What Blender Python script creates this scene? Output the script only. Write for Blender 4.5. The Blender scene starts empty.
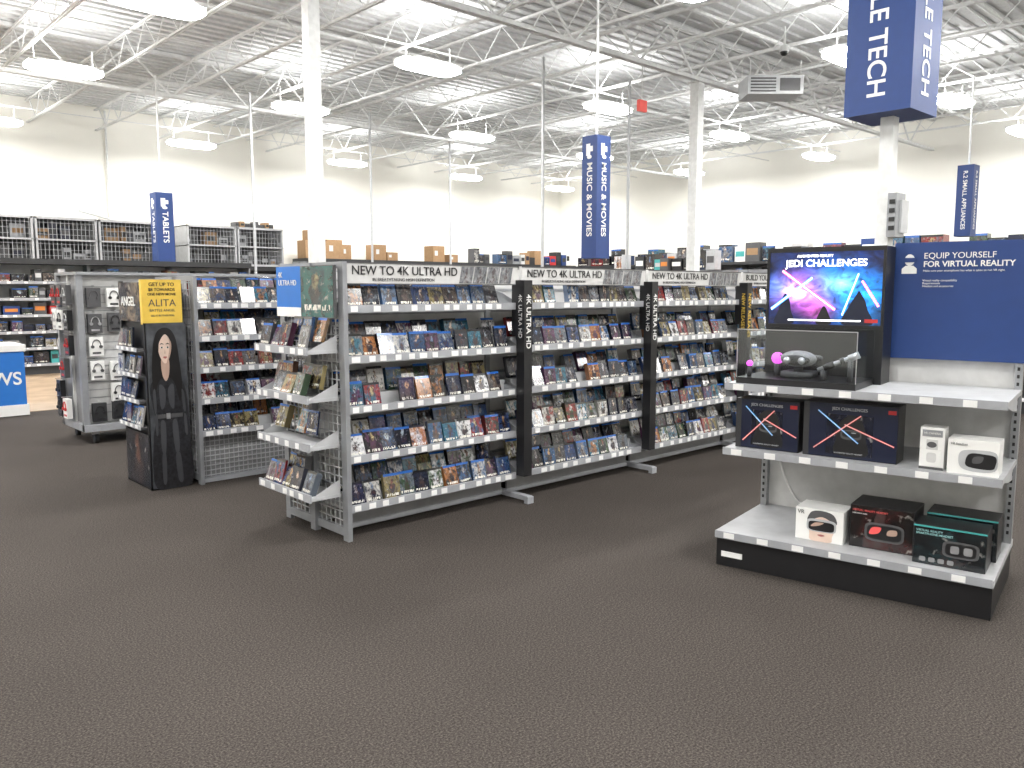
import bpy, math, random
from mathutils import Matrix, Vector
rng=random.Random(7)
PI=math.pi
scn=bpy.context.scene
scn.view_settings.view_transform='Standard'
T=lambda x,y,z: Matrix.Translation((x,y,z))
R=lambda a,ax: Matrix.Rotation(a,4,ax)

# ---------------------------------------------------------------- materials
MAT={}
def mat(name,col,rough=0.5,metal=0.0,em=None,es=0.0,var=0.08,scale=12.0,bump=0.0):
    m=bpy.data.materials.new(name); m.use_nodes=True
    nt=m.node_tree; b=nt.nodes['Principled BSDF']
    b.inputs['Roughness'].default_value=rough; b.inputs['Metallic'].default_value=metal
    tc=nt.nodes.new('ShaderNodeTexCoord'); n=nt.nodes.new('ShaderNodeTexNoise')
    n.inputs['Scale'].default_value=scale; n.inputs['Detail'].default_value=3
    nt.links.new(tc.outputs['Object'],n.inputs['Vector'])
    r=nt.nodes.new('ShaderNodeValToRGB')
    lo=[max(0,c*(1-var)) for c in col[:3]]; hi=[min(1,c*(1+var)) for c in col[:3]]
    r.color_ramp.elements[0].color=(*lo,1); r.color_ramp.elements[0].position=.3
    r.color_ramp.elements[1].color=(*hi,1); r.color_ramp.elements[1].position=.7
    nt.links.new(n.outputs['Fac'],r.inputs['Fac']); nt.links.new(r.outputs['Color'],b.inputs['Base Color'])
    if em: 
        b.inputs['Emission Color'].default_value=(*em,1); b.inputs['Emission Strength'].default_value=es
    if bump:
        bp=nt.nodes.new('ShaderNodeBump'); bp.inputs['Strength'].default_value=bump
        nt.links.new(n.outputs['Fac'],bp.inputs['Height']); nt.links.new(bp.outputs['Normal'],b.inputs['Normal'])
    MAT[name]=m; return m
mat('wall_paint',(.91,.90,.84),.8,var=.02,scale=.6)
mat('deck',(.60,.61,.61),.7)
mat('steel_white',(.72,.73,.73),.5)
mat('shelf_gray',(.34,.35,.37),.38,.25)
mat('shelf_light',(.47,.48,.50),.42)
mat('lip_gray',(.36,.37,.40),.35)
mat('panel_light',(.60,.60,.60),.5)
mat('panel_mid',(.24,.24,.25),.5)
mat('post_gray',(.30,.31,.33),.4,.3)
mat('white',(.85,.85,.84),.45,var=.02)
mat('tag',(.86,.86,.86),.5,var=.02)
mat('black',(.012,.012,.014),.35)
mat('dark',(.03,.031,.034),.5)
mat('charcoal',(.08,.08,.085),.5)
mat('blue',(.012,.045,.19),.45,var=.04)
mat('blue_bright',(.02,.17,.58),.45,var=.04)
mat('yellow',(.80,.54,.08),.5)
mat('brown_carton',(.34,.21,.11),.8)
mat('tan_wood',(.36,.26,.17),.5,scale=3,var=.2)
mat('skin',(.74,.57,.48),.6)
mat('skin_dark',(.50,.34,.27),.6)
mat('lip',(.42,.14,.13),.5)
mat('leather',(.020,.020,.024),.3,scale=40,var=.5)
mat('leather_hi',(.065,.067,.075),.3)
mat('poster_grey',(.07,.075,.085),.4,scale=9,var=.5)
mat('hair',(.006,.005,.005),.45)
mat('red',(.5,.03,.03),.4)
mat('teal',(.06,.36,.36),.5)
mat('teal_light',(.35,.65,.66),.6)
mat('orange',(.65,.22,.04),.5)
mat('navy',(.008,.012,.035),.3)
mat('rubber',(.02,.02,.02),.7)
mat('silver',(.6,.6,.62),.3,.8)
mat('lamp_lens',(.9,.9,.9),.5,em=(1,.985,.95),es=34)
mat('em_white',(1,1,1),.5,em=(1,1,1),es=3)
mat('em_blue',(.1,.3,1),.5,em=(.05,.4,1),es=2.2)
mat('em_pink',(1,.2,.5),.5,em=(1,.06,.16),es=2.2)
mat('em_magenta',(.8,.1,.7),.4,em=(.85,.08,.8),es=1.6)
mat('print_blue',(.05,.40,.9),.4)
mat('print_red',(.9,.12,.12),.4)
mat('exit_red',(.6,.08,.07),.5,em=(1,.12,.08),es=.2)

def cover_mat():
    m=bpy.data.materials.new('printed_cover'); m.use_nodes=True; nt=m.node_tree; N=nt.nodes; L=nt.links
    b=N['Principled BSDF']; b.inputs['Roughness'].default_value=.15; b.inputs['Specular IOR Level'].default_value=.75
    def attr(n):
        a=N.new('ShaderNodeAttribute'); a.attribute_name=n; return a
    ca,cb,cc=attr('ca'),attr('cb'),attr('cc')
    uv=N.new('ShaderNodeUVMap'); uv.uv_map='UVMap'
    def math_(op,a,bb=None,c=None):
        n=N.new('ShaderNodeMath'); n.operation=op
        for i,v in enumerate((a,bb,c)):
            if v is None: continue
            if isinstance(v,(int,float)): n.inputs[i].default_value=v
            else: L.new(v,n.inputs[i])
        return n.outputs[0]
    def mix(f,a,bb,bt='MIX'):
        n=N.new('ShaderNodeMix'); n.data_type='RGBA'; n.blend_type=bt
        if isinstance(f,(int,float)): n.inputs[0].default_value=f
        else: L.new(f,n.inputs[0])
        for i,v in ((6,a),(7,bb)):
            if isinstance(v,tuple): n.inputs[i].default_value=v
            else: L.new(v,n.inputs[i])
        return n.outputs[2]
    def clamp(x): return math_('MINIMUM',math_('MAXIMUM',x,0.0),1.0)
    sep=N.new('ShaderNodeSeparateXYZ'); L.new(uv.outputs[0],sep.inputs[0])
    seed=math_('MULTIPLY',ca.outputs['Alpha'],91.0)
    comb=N.new('ShaderNodeCombineXYZ'); L.new(sep.outputs[0],comb.inputs[0]); L.new(sep.outputs[1],comb.inputs[1]); L.new(seed,comb.inputs[2])
    def noise(sc,det,dis=0):
        n=N.new('ShaderNodeTexNoise'); n.inputs['Scale'].default_value=sc; n.inputs['Detail'].default_value=det; n.inputs['Distortion'].default_value=dis
        L.new(comb.outputs[0],n.inputs['Vector']); return n
    n1=noise(3.0,5,.9); n4=noise(8.0,4,.4)
    f1=clamp(math_('MULTIPLY_ADD',n1.outputs['Fac'],5.0,-2.3))
    c1=mix(f1,ca.outputs['Color'],cb.outputs['Color'])
    c1=mix(clamp(math_('MULTIPLY_ADD',n4.outputs['Fac'],6.0,-3.7)),c1,(.42,.40,.38,1))
    c1=mix(clamp(math_('MULTIPLY_ADD',n4.outputs['Fac'],-6.0,2.8)),c1,(.008,.008,.012,1))
    def figure(base,cx,cy,sx,k,off):
        dx=math_('MULTIPLY',math_('SUBTRACT',sep.outputs[0],cx),sx); dy=math_('SUBTRACT',sep.outputs[1],cy)
        d=math_('SQRT',math_('ADD',math_('MULTIPLY',dx,dx),math_('MULTIPLY',dy,dy)))
        dd=math_('ADD',d,math_('MULTIPLY',math_('SUBTRACT',n1.outputs['Fac'],.5),.8))
        f2=clamp(math_('MULTIPLY_ADD',dd,-11.0,off))
        return mix(f2,base,mix(clamp(math_('MULTIPLY_ADD',n4.outputs['Fac'],4.0,-1.5)),(.05,.03,.03,1),k))
    c2=figure(c1,.5,.40,1.2,cb.outputs['Color'],2.8)
    c2=figure(c2,.5,.68,1.7,cc.outputs['Color'],2.0)
    v3=N.new('ShaderNodeCombineXYZ'); L.new(math_('MULTIPLY',sep.outputs[0],14.0),v3.inputs[0]); L.new(math_('MULTIPLY',sep.outputs[1],5.0),v3.inputs[1]); L.new(seed,v3.inputs[2])
    n2=N.new('ShaderNodeTexNoise'); n2.inputs['Scale'].default_value=1.3; n2.inputs['Detail'].default_value=0
    L.new(v3.outputs[0],n2.inputs['Vector'])
    t=math_('MULTIPLY',math_('GREATER_THAN',sep.outputs[1],.12),math_('LESS_THAN',sep.outputs[1],.22))
    t=math_('MULTIPLY',t,math_('GREATER_THAN',n2.outputs['Fac'],.47))
    t=math_('MULTIPLY',t,math_('GREATER_THAN',sep.outputs[0],.1)); t=math_('MULTIPLY',t,math_('LESS_THAN',sep.outputs[0],.9))
    c3=mix(t,c2,(.75,.73,.66,1))
    band=mix(math_('GREATER_THAN',cb.outputs['Alpha'],.45),(.01,.01,.012,1),(.02,.11,.42,1))
    c4=mix(math_('GREATER_THAN',sep.outputs[1],.90),c3,band)
    L.new(c4,b.inputs['Base Color']); MAT['cover']=m
cover_mat()

def carpet():
    m=bpy.data.materials.new('carpet'); m.use_nodes=True; nt=m.node_tree; N=nt.nodes; L=nt.links
    b=N['Principled BSDF']; b.inputs['Roughness'].default_value=.95; b.inputs['Specular IOR Level'].default_value=.12
    tc=N.new('ShaderNodeTexCoord')
    n=N.new('ShaderNodeTexNoise'); n.inputs['Scale'].default_value=120; n.inputs['Detail'].default_value=4; n.inputs['Roughness'].default_value=.75
    n2=N.new('ShaderNodeTexNoise'); n2.inputs['Scale'].default_value=1.1
    for k in (n,n2): L.new(tc.outputs['Object'],k.inputs['Vector'])
    r=N.new('ShaderNodeValToRGB'); e=r.color_ramp.elements
    e[0].position=.36; e[0].color=(.026,.022,.020,1); e[1].position=.66; e[1].color=(.140,.122,.110,1)
    x=e.new(.5); x.color=(.067,.058,.052,1)
    L.new(n.outputs['Fac'],r.inputs['Fac'])
    mx=N.new('ShaderNodeMix'); mx.data_type='RGBA'; mx.blend_type='MULTIPLY'; mx.inputs[0].default_value=.25
    L.new(r.outputs['Color'],mx.inputs[6]); L.new(n2.outputs['Fac'],mx.inputs[7])
    L.new(mx.outputs[2],b.inputs['Base Color'])
    bp=N.new('ShaderNodeBump'); bp.inputs['Strength'].default_value=.35; bp.inputs['Distance'].default_value=.006
    L.new(n.outputs['Fac'],bp.inputs['Height']); L.new(bp.outputs['Normal'],b.inputs['Normal'])
    MAT['carpet']=m
carpet()

def glass():
    m=bpy.data.materials.new('clear_acrylic'); m.use_nodes=True; nt=m.node_tree; N=nt.nodes; L=nt.links
    N.remove(N['Principled BSDF']); o=N['Material Output']
    t=N.new('ShaderNodeBsdfTransparent'); t.inputs[0].default_value=(.93,.95,.96,1)
    g=N.new('ShaderNodeBsdfGlossy'); g.inputs['Roughness'].default_value=.03
    mx=N.new('ShaderNodeMixShader'); mx.inputs[0].default_value=.05
    L.new(t.outputs[0],mx.inputs[1]); L.new(g.outputs[0],mx.inputs[2]); L.new(mx.outputs[0],o.inputs[0]); MAT['glass']=m
glass()

def screen():
    m=bpy.data.materials.new('video_screen'); m.use_nodes=True; nt=m.node_tree; N=nt.nodes; L=nt.links
    b=N['Principled BSDF']; b.inputs['Base Color'].default_value=(.01,.01,.02,1); b.inputs['Roughness'].default_value=.2
    uv=N.new('ShaderNodeUVMap'); uv.uv_map='UVMap'
    def dist(cx,cy,rad):
        mp=N.new('ShaderNodeMapping'); mp.inputs['Location'].default_value=(-cx/rad,-cy/rad,0); mp.inputs['Scale'].default_value=(1/rad,1/rad,0)
        L.new(uv.outputs[0],mp.inputs[0]); g=N.new('ShaderNodeTexGradient'); g.gradient_type='QUADRATIC_SPHERE'
        L.new(mp.outputs[0],g.inputs[0]); return g.outputs['Fac']
    nz=N.new('ShaderNodeTexNoise'); nz.inputs['Scale'].default_value=7; nz.inputs['Detail'].default_value=8; nz.inputs['Distortion'].default_value=1.2
    L.new(uv.outputs[0],nz.inputs[0])
    prev=None
    for cx,cy,rad,col,s in ((.30,.46,.42,(.8,.08,.6),2.0),(.27,.45,.20,(1,.6,.9),3.4),(.10,.50,.30,(.05,.3,1),2.2),(.60,.55,.5,(.01,.3,1),2.2),(.66,.58,.20,(.3,.8,1),2.2),(.88,.45,.4,(.01,.3,.9),2.0),(.80,.15,.35,(.01,.3,.8),1.4),(.5,.5,1.0,(.02,.10,.6),1.3),(.45,.22,.25,(.8,.08,.3),1.6)):
        f=dist(cx,cy,rad)
        mm=N.new('ShaderNodeVectorMath'); mm.operation='SCALE'; mm.inputs[0].default_value=[c*s for c in col]; L.new(f,mm.inputs['Scale'])
        if prev is None: prev=mm.outputs[0]
        else:
            a=N.new('ShaderNodeVectorMath'); a.operation='ADD'; L.new(prev,a.inputs[0]); L.new(mm.outputs[0],a.inputs[1]); prev=a.outputs[0]
    k=N.new('ShaderNodeMath'); k.operation='MULTIPLY_ADD'; k.inputs[1].default_value=3.0; k.inputs[2].default_value=-.7; L.new(nz.outputs['Fac'],k.inputs[0])
    k2=N.new('ShaderNodeMath'); k2.operation='MAXIMUM'; k2.inputs[1].default_value=.08; L.new(k.outputs[0],k2.inputs[0])
    s=N.new('ShaderNodeVectorMath'); s.operation='SCALE'; L.new(prev,s.inputs[0]); L.new(k2.outputs[0],s.inputs['Scale'])
    L.new(s.outputs[0],b.inputs['Emission Color']); b.inputs['Emission Strength'].default_value=1.25
    MAT['screen']=m
screen()

# ---------------------------------------------------------------- builder
PAL=[(.01,.015,.04),(.01,.01,.012),(.02,.02,.03),(.015,.02,.04),(.012,.012,.015),(.20,.02,.02),(.46,.45,.43),(.03,.08,.18),(.03,.12,.18),(.30,.12,.04),(.16,.16,.17),(.03,.06,.03),(.22,.18,.08),(.08,.03,.07),(.02,.04,.12),(.09,.07,.06),(.6,.6,.62),(.05,.05,.06),(.1,.12,.15),(.02,.05,.12),(.008,.01,.02),(.06,.06,.07)]
PAL2=[(.50,.36,.28),(.6,.48,.38),(.35,.42,.48),(.62,.60,.58),(.40,.25,.12),(.16,.24,.38),(.08,.08,.08),(.5,.40,.2),(.24,.09,.07),(.3,.3,.32)]
class MB:
    def __init__(s): s.v=[];s.f=[];s.m=[];s.mn=[];s.uv=[];s.col=[]
    def mi(s,n):
        if n not in s.mn: s.mn.append(n)
        return s.mn.index(n)
    def face(s,pts,m,uv=None,col=None,M=None):
        i=len(s.v)
        for p in pts:
            p=Vector(p); s.v.append(tuple(M@p if M is not None else p))
        s.f.append(tuple(range(i,i+len(pts)))); s.m.append(s.mi(m))
        s.uv.append(uv or [(.02,.5)]*len(pts)); s.col.append(col)
    def box(s,x0,x1,y0,y1,z0,z1,m,M=None,front=None,col=None):
        c=[(x0,y0,z0),(x1,y0,z0),(x1,y1,z0),(x0,y1,z0),(x0,y0,z1),(x1,y0,z1),(x1,y1,z1),(x0,y1,z1)]
        i=len(s.v)
        for p in c:
            p=Vector(p); s.v.append(tuple(M@p if M is not None else p))
        for k,q in enumerate(((0,1,5,4),(1,2,6,5),(2,3,7,6),(3,0,4,7),(4,5,6,7),(3,2,1,0))):
            s.f.append(tuple(i+j for j in q))
            s.m.append(s.mi(front if (front and k==0) else m))
            s.uv.append([(0,0),(1,0),(1,1),(0,1)] if k==0 else [(.02,.5)]*4); s.col.append(col)
    def prism(s,pts,z0,z1,m,M=None):
        n=len(pts)
        s.face([(x,y,z0) for x,y in pts][::-1],m,M=M); s.face([(x,y,z1) for x,y in pts],m,M=M)
        for i in range(n):
            a=pts[i];c=pts[(i+1)%n]; s.face([(*a,z0),(*c,z0),(*c,z1),(*a,z1)],m,M=M)
    def cyl(s,p0,p1,r,m,n=10,r1=None,M=None):
        p0=Vector(p0);p1=Vector(p1)
        if M is not None: p0=M@p0;p1=M@p1
        r1=r if r1 is None else r1
        d=(p1-p0).normalized(); a=d.orthogonal().normalized(); b=d.cross(a)
        i=len(s.v); k=s.mi(m)
        for j in range(n):
            t=2*PI*j/n; o=a*math.cos(t)+b*math.sin(t)
            s.v.append(tuple(p0+o*r)); s.v.append(tuple(p1+o*r1))
        for j in range(n):
            j2=(j+1)%n
            s.f.append((i+2*j,i+2*j2,i+2*j2+1,i+2*j+1))
        s.f.append(tuple(i+2*j for j in range(n))[::-1]); s.f.append(tuple(i+2*j+1 for j in range(n)))
        for _ in range(n): s.m.append(k); s.uv.append([(0,0)]*4); s.col.append(None)
        for _ in range(2): s.m.append(k); s.uv.append([(0,0)]*n); s.col.append(None)
    def ball(s,c,r,m,M=None,sc=(1,1,1),n=14,h=8):
        k=s.mi(m); i=len(s.v)
        for a in range(h+1):
            ph=PI*a/h
            for b in range(n):
                th=2*PI*b/n
                p=Vector((c[0]+r*sc[0]*math.sin(ph)*math.cos(th),c[1]+r*sc[1]*math.sin(ph)*math.sin(th),c[2]+r*sc[2]*math.cos(ph)))
                s.v.append(tuple(M@p if M is not None else p))
        for a in range(h):
            for b in range(n):
                s.f.append((i+a*n+b,i+(a+1)*n+b,i+(a+1)*n+(b+1)%n,i+a*n+(b+1)%n)); s.m.append(k); s.uv.append([(0,0)]*4); s.col.append(None)
    def poly(s,pts,y,m,M=None):
        s.face([(x,y,z) for x,z in pts],m,M=M)
    def spoly(s,pts,y,m,M=None,k=5):
        n=len(pts); out=[]
        for i in range(n):
            p0,p1,p2,p3=[Vector(pts[(i+j)%n]) for j in (-1,0,1,2)]
            for q in range(k):
                t=q/k
                out.append(tuple(.5*((2*p1)+(p2-p0)*t+(2*p0-5*p1+4*p2-p3)*t*t+(3*p1-p0-3*p2+p3)*t**3)))
        s.poly(out,y,m,M)
    def ell(s,cx,cz,rx,rz,y,m,M=None,n=24,p=1.0):
        pts=[]
        for i in range(n):
            c,d=math.cos(2*PI*i/n),math.sin(2*PI*i/n)
            pts.append((cx+rx*math.copysign(abs(c)**p,c),cz+rz*math.copysign(abs(d)**p,d)))
        s.poly(pts,y,m,M)
    def build(s,name,parent=None,smooth=False):
        me=bpy.data.meshes.new(name); me.from_pydata(s.v,[],s.f); me.update()
        for n in s.mn: me.materials.append(MAT[n])
        me.polygons.foreach_set('material_index',s.m)
        if smooth: me.polygons.foreach_set('use_smooth',[True]*len(s.f))
        uvl=me.uv_layers.new(name='UVMap'); fl=[]
        for u in s.uv:
            for a in u: fl+=[a[0],a[1]]
        uvl.data.foreach_set('uv',fl)
        if any(c is not None for c in s.col):
            for ai,an in enumerate(('ca','cb','cc')):
                at=me.color_attributes.new(name=an,type='FLOAT_COLOR',domain='CORNER'); fl=[]
                for f,c in zip(s.f,s.col):
                    q=c[ai] if c else (.1,.1,.1,.5)
                    fl+=list(q)*len(f)
                at.data.foreach_set('color',fl)
        o=bpy.data.objects.new(name,me); scn.collection.objects.link(o)
        if parent: par(o,parent)
        return o
def par(o,p):
    o.parent=p; o.matrix_parent_inverse=Matrix.Translation(-p.location)
def empty(name,loc=(0,0,0)):
    e=bpy.data.objects.new(name,None); e.location=loc; e.empty_display_size=.2; scn.collection.objects.link(e); return e
def text(body,size,M,m,parent,name='lettering',ax='LEFT',ay='CENTER',bold=0.0,sx=1.0):
    c=bpy.data.curves.new(name,'FONT'); c.body=body; c.size=size; c.align_x=ax; c.align_y=ay; c.offset=bold*size; c.extrude=.001
    c.materials.append(MAT[m])
    o=bpy.data.objects.new(name,c); scn.collection.objects.link(o)
    par(o,parent)
    o.matrix_basis=M@R(PI/2,'X')@Matrix.Diagonal((sx,1,1,1)) ; return o
def textv(body,size,M,m,parent,**k):
    c=text(body,size,M,m,parent,**k); c.matrix_basis=M@R(PI/2,'X')@R(-PI/2,'Z'); return c
def rcol():
    a=rng.choice(PAL); b=rng.choice(PAL); c=rng.choice(PAL2)
    return ((*a,rng.random()),(*b,rng.random()),(*c,1))
def case(mb,M,x,y,z,w,h,d,lean,tw=0):
    mb.box(-w/2,w/2,0,d,0,h,'cover',M@T(x,y,z)@R(tw,'Z')@R(-lean,'X'),col=rcol())
def row(mb,M,L,y,z,fill=.96,h=.150,w=.116,lean=.28,dmax=.05):
    x=.02+w/2
    while x<L-.02-w/2:
        if rng.random()<fill:
            case(mb,M,x,y+rng.uniform(0,.01),z,w,h*(1 if rng.random()<.75 else 1.1),rng.uniform(.012,dmax),lean+rng.uniform(-.12,.12),rng.uniform(-.09,.09))
        x+=w+rng.choice((.001,.003,.006,.012,.025))
def shelf(mb,M,L,D,z,tags=True,lipm='lip_gray'):
    mb.box(.004,L-.004,.0,D,z-.02,z,'shelf_light',M)
    mb.box(.004,L-.004,-.012,0,z-.028,z+.020,lipm,M)
    if tags:
        x=.03
        while x<L-.08:
            w=rng.choice((.045,.05,.06)); mb.box(x,x+w,-.015,-.0125,z-.022,z+.013,'tag',M); x+=w+rng.uniform(.03,.12)

# ---------------------------------------------------------------- room shell
XR,YB,XL,YF,ZC=27.0,26.0,-9.0,-8.0,6.8
def shell(name,*a,m):
    b=MB(); b.box(*a,m); return b.build(name)
shell('floor',XL-.2,XR+.2,YF-.2,YB+.2,-.1,0,m='carpet')
shell('wall_back',XL-.2,XR+.2,YB,YB+.2,0,ZC,m='wall_paint')
shell('wall_right',XR,XR+.2,YF,YB,0,ZC,m='wall_paint')
shell('wall_left',XL-.2,XL,YF,YB,0,ZC,m='wall_paint')
shell('wall_front',XL-.2,XR+.2,YF-.2,YF,0,ZC,m='wall_paint')
b=MB(); b.box(XL-.2,XR+.2,YF-.2,YB+.2,ZC,ZC+.1,'deck')
y=YF+.1
while y<YB-.2:
    b.box(XL,XR,y,y+.13,ZC-.05,ZC,'deck'); y+=.3
b.build('ceiling')
b=MB(); b.box(-8.9,5.2,11.8,23.6,0.0,.006,'tan_wood'); b.build('wood_floor_inlay')

def truss(mb,p0,p1,zb,zt,half,ch,wb):
    p0=Vector(p0);p1=Vector(p1);d=(p1-p0);Ln=d.length;d.normalize()
    ang=math.atan2(d.y,d.x); M=T(p0.x,p0.y,0)@R(ang,'Z')
    for zz in (zb,zt):
        mb.box(0,Ln,-ch,-ch*.25,zz-ch*.6,zz+ch*.6,'steel_white',M); mb.box(0,Ln,ch*.25,ch,zz-ch*.6,zz+ch*.6,'steel_white',M)
    x=0;up=False
    while x<Ln-half:
        a=(x,0,zt if up else zb); c=(x+half,0,zb if up else zt)
        mb.cyl(a,c,wb,'steel_white',4,M=M); x+=half; up=not up
b=MB()
x=-8
while x<26.8:
    truss(b,(x,YF+.05,0),(x,YB-.05,0),6.12,6.68,.55,.035,.012); x+=1.75
for yy in (4,6.6,13,15.6,21.5,24):
    b.box(XL+.05,XR-.05,yy,yy+.02,6.1,6.12,'steel_white')
for yy in (5.3,8.8,14.4,20.2): 
    b.cyl((XL+.1,yy,6.42),(XR-.1,yy,6.42),.04,'steel_white',8)
for xx in (3.2,12.3,21.1):
    b.cyl((xx,YF+.1,6.38),(xx,YB-.1,6.38),.03,'steel_white',8)
b.build('ceiling_joists')
for yy in (1.3,10.1,18.9):
    b=MB(); truss(b,(XL+.05,yy,0),(XR-.05,yy,0),5.82,6.70,.9,.06,.025); b.build('ceiling_girder')

# lamps: housing + bulging rounded lens
lm=MB(); lm.box(-.62,.62,-.26,.26,.09,.14,'steel_white')
def rpts(rx,ry,n=28):
    o=[]
    for i in range(n):
        c,d=math.cos(2*PI*i/n),math.sin(2*PI*i/n); o.append((rx*math.copysign(abs(c)**.55,c),ry*math.copysign(abs(d)**.55,d)))
    return o
lm.prism(rpts(.66,.30),.03,.09,'lamp_lens'); lm.prism(rpts(.60,.25),.0,.03,'lamp_lens')
for sx in (-.5,.5): lm.cyl((sx,0,.14),(sx,0,.48),.008,'steel_white',5)
lamp0=lm.build('high_bay_light'); first=True
ld=bpy.data.lights.new('tube_light','AREA'); ld.shape='RECTANGLE'; ld.size=1.1; ld.size_y=.44; ld.energy=112; ld.color=(1,.98,.94)
lu=bpy.data.lights.new('tube_uplight','AREA'); lu.shape='RECTANGLE'; lu.size=1.2; lu.size_y=.5; lu.energy=52; lu.color=(1,.99,.98)
for ix in (-5.3,-.3,4.7,9.6,14.7,19.7,24.7):
    for iy in (-4.2,1.4,7.0,12.6,17.4,23.7):
        if first: o=lamp0; first=False
        else:
            o=bpy.data.objects.new('high_bay_light',lamp0.data); scn.collection.objects.link(o)
        o.location=(ix,iy,5.6)
        lo=bpy.data.objects.new('tube_light',ld); scn.collection.objects.link(lo); lo.parent=o; lo.location=(0,0,-.01)
        lo=bpy.data.objects.new('tube_uplight',lu); scn.collection.objects.link(lo); lo.parent=o; lo.location=(0,0,.15); lo.rotation_euler=(PI,0,0)

# columns and poles
for (x,y,h) in ((5.75,10.1,.085),(14.55,10.1,.10)):
    b=MB(); b.box(x-h,x+h,y-h,y+h,0,5.74,'steel_white'); b.box(x-h-.05,x+h+.05,y-h-.05,y+h+.05,5.74,5.76,'steel_white'); b.box(x-h-.04,x+h+.04,y-h-.04,y+h+.04,0,.02,'steel_white')
    b.build('support_column')
for (x,y) in ((11.75,11.75),(8.85,18.4),(12.1,18.4),(15.4,19.25),(14.3,11.66)):
    b=MB(); b.box(x-.022,x+.022,y-.022,y+.022,0,6.07,'shelf_light'); b.box(x-.06,x+.06,y-.06,y+.06,0,.02,'shelf_light'); b.build('power_pole')

# ---------------------------------------------------------------- signs
def sign(x,y,z0,z1,w,body,size,top,icon=True):
    e=empty('hanging_category_sign',(x,y,z0)); b=MB()
    b.box(x-w/2,x+w/2,y-w/2,y+w/2,z0,z1,'blue')
    b.cyl((x,y,z1),(x,y,top),.02,'steel_white',8)
    b.build('sign_body',e)
    for rz in (0,-PI/2,PI,PI/2):
        M=T(x,y,0)@R(rz,'Z')
        textv(body,size,M@T(0,-w/2-.003,z1-(.40 if icon else .12)),'white',e,name='sign_text',bold=.012)
        if icon:
            c=MB(); yy=-w/2-.004; s=w*.22
            c.box(-s,s*.2,yy,yy+.002,z1-.30,z1-.12,'white',M); c.box(-s*.2,s,yy-.002,yy,z1-.24,z1-.16,'white',M); c.ell(0,z1-.32,s*.7,.03,yy-.002,'white',M)
            c.build('sign_icon',e)
sign(9.8,8.63,2.04,3.90,.31,'MUSIC & MOVIES',.15,6.07)
sign(6.70,18.3,1.85,3.62,.36,'TABLETS',.17,6.07)
sign(19.4,6.5,2.7,4.2,.33,'R.2 SMALL APPLIANCES',.12,6.07,icon=False)
cx,cy=7.90,3.35
e=empty('category_sign_tower',(cx,cy,0)); b=MB()
b.box(cx-.3,cx+.3,cy-.3,cy+.3,3.14,5.6,'blue')
b.box(cx-.06,cx+.06,cy-.06,cy+.06,0,3.14,'steel_white'); b.box(cx-.06,cx+.06,cy-.06,cy+.06,5.6,6.07,'steel_white')
b.box(cx-.14,cx+.14,cy-.14,cy+.14,0,.02,'steel_white')
b.box(cx-.10,cx+.10,cy-.14,cy-.06,2.04,2.44,'post_gray'); b.box(cx-.02,cx+.14,cy-.16,cy-.08,2.08,2.38,'shelf_light')
for i in range(4): b.box(cx-.11,cx-.10,cy-.13,cy-.08,2.10+i*.08,2.14+i*.08,'black')
b.build('sign_tower_body',e)
for rz in (0,-PI/2,PI,PI/2):
    M=T(cx,cy,0)@R(rz,'Z')
    textv('WEARABLE TECH',.235,M@T(-.02,-.303,3.27),'white',e,name='sign_text',bold=.012,ax='RIGHT')

b=MB(); b.box(13.38,13.62,10.65,10.72,5.12,5.34,'exit_red'); b.cyl((13.5,10.69,5.34),(13.5,10.69,6.07),.012,'steel_white',6); b.build('exit_sign')
b=MB(); M=T(15.5,9.0,5.42)@R(-.75,'Z')
b.box(-.55,.55,-.35,.35,.0,.36,'shelf_light',M)
for i in range(5): b.box(-.5,.0,-.365,-.35,.04+i*.06,.07+i*.06,'charcoal',M)
b.box(.08,.48,-.362,-.35,.06,.30,'charcoal',M)
for sx in (-.5,.5):
    for sy in (-.3,.3): b.cyl((sx,sy,.36),(sx,sy,.66),.01,'steel_white',5,M=M)
b.build('air_handler_unit')
b=MB(); b.cyl((13.5,7.6,6.07),(13.5,7.6,5.75),.02,'steel_white',8); b.cyl((13.5,7.6,5.75),(13.5,7.6,5.65),.08,'steel_white',14); b.ball((13.5,7.6,5.65),.07,'black'); b.build('security_camera')
b=MB(); b.cyl((8.0,25.93,3.6),(8.0,25.93,6.7),.03,'steel_white',8); b.cyl((8.0,25.93,3.62),(7.0,25.3,3.75),.03,'steel_white',8); b.build('wall_conduit')

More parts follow.
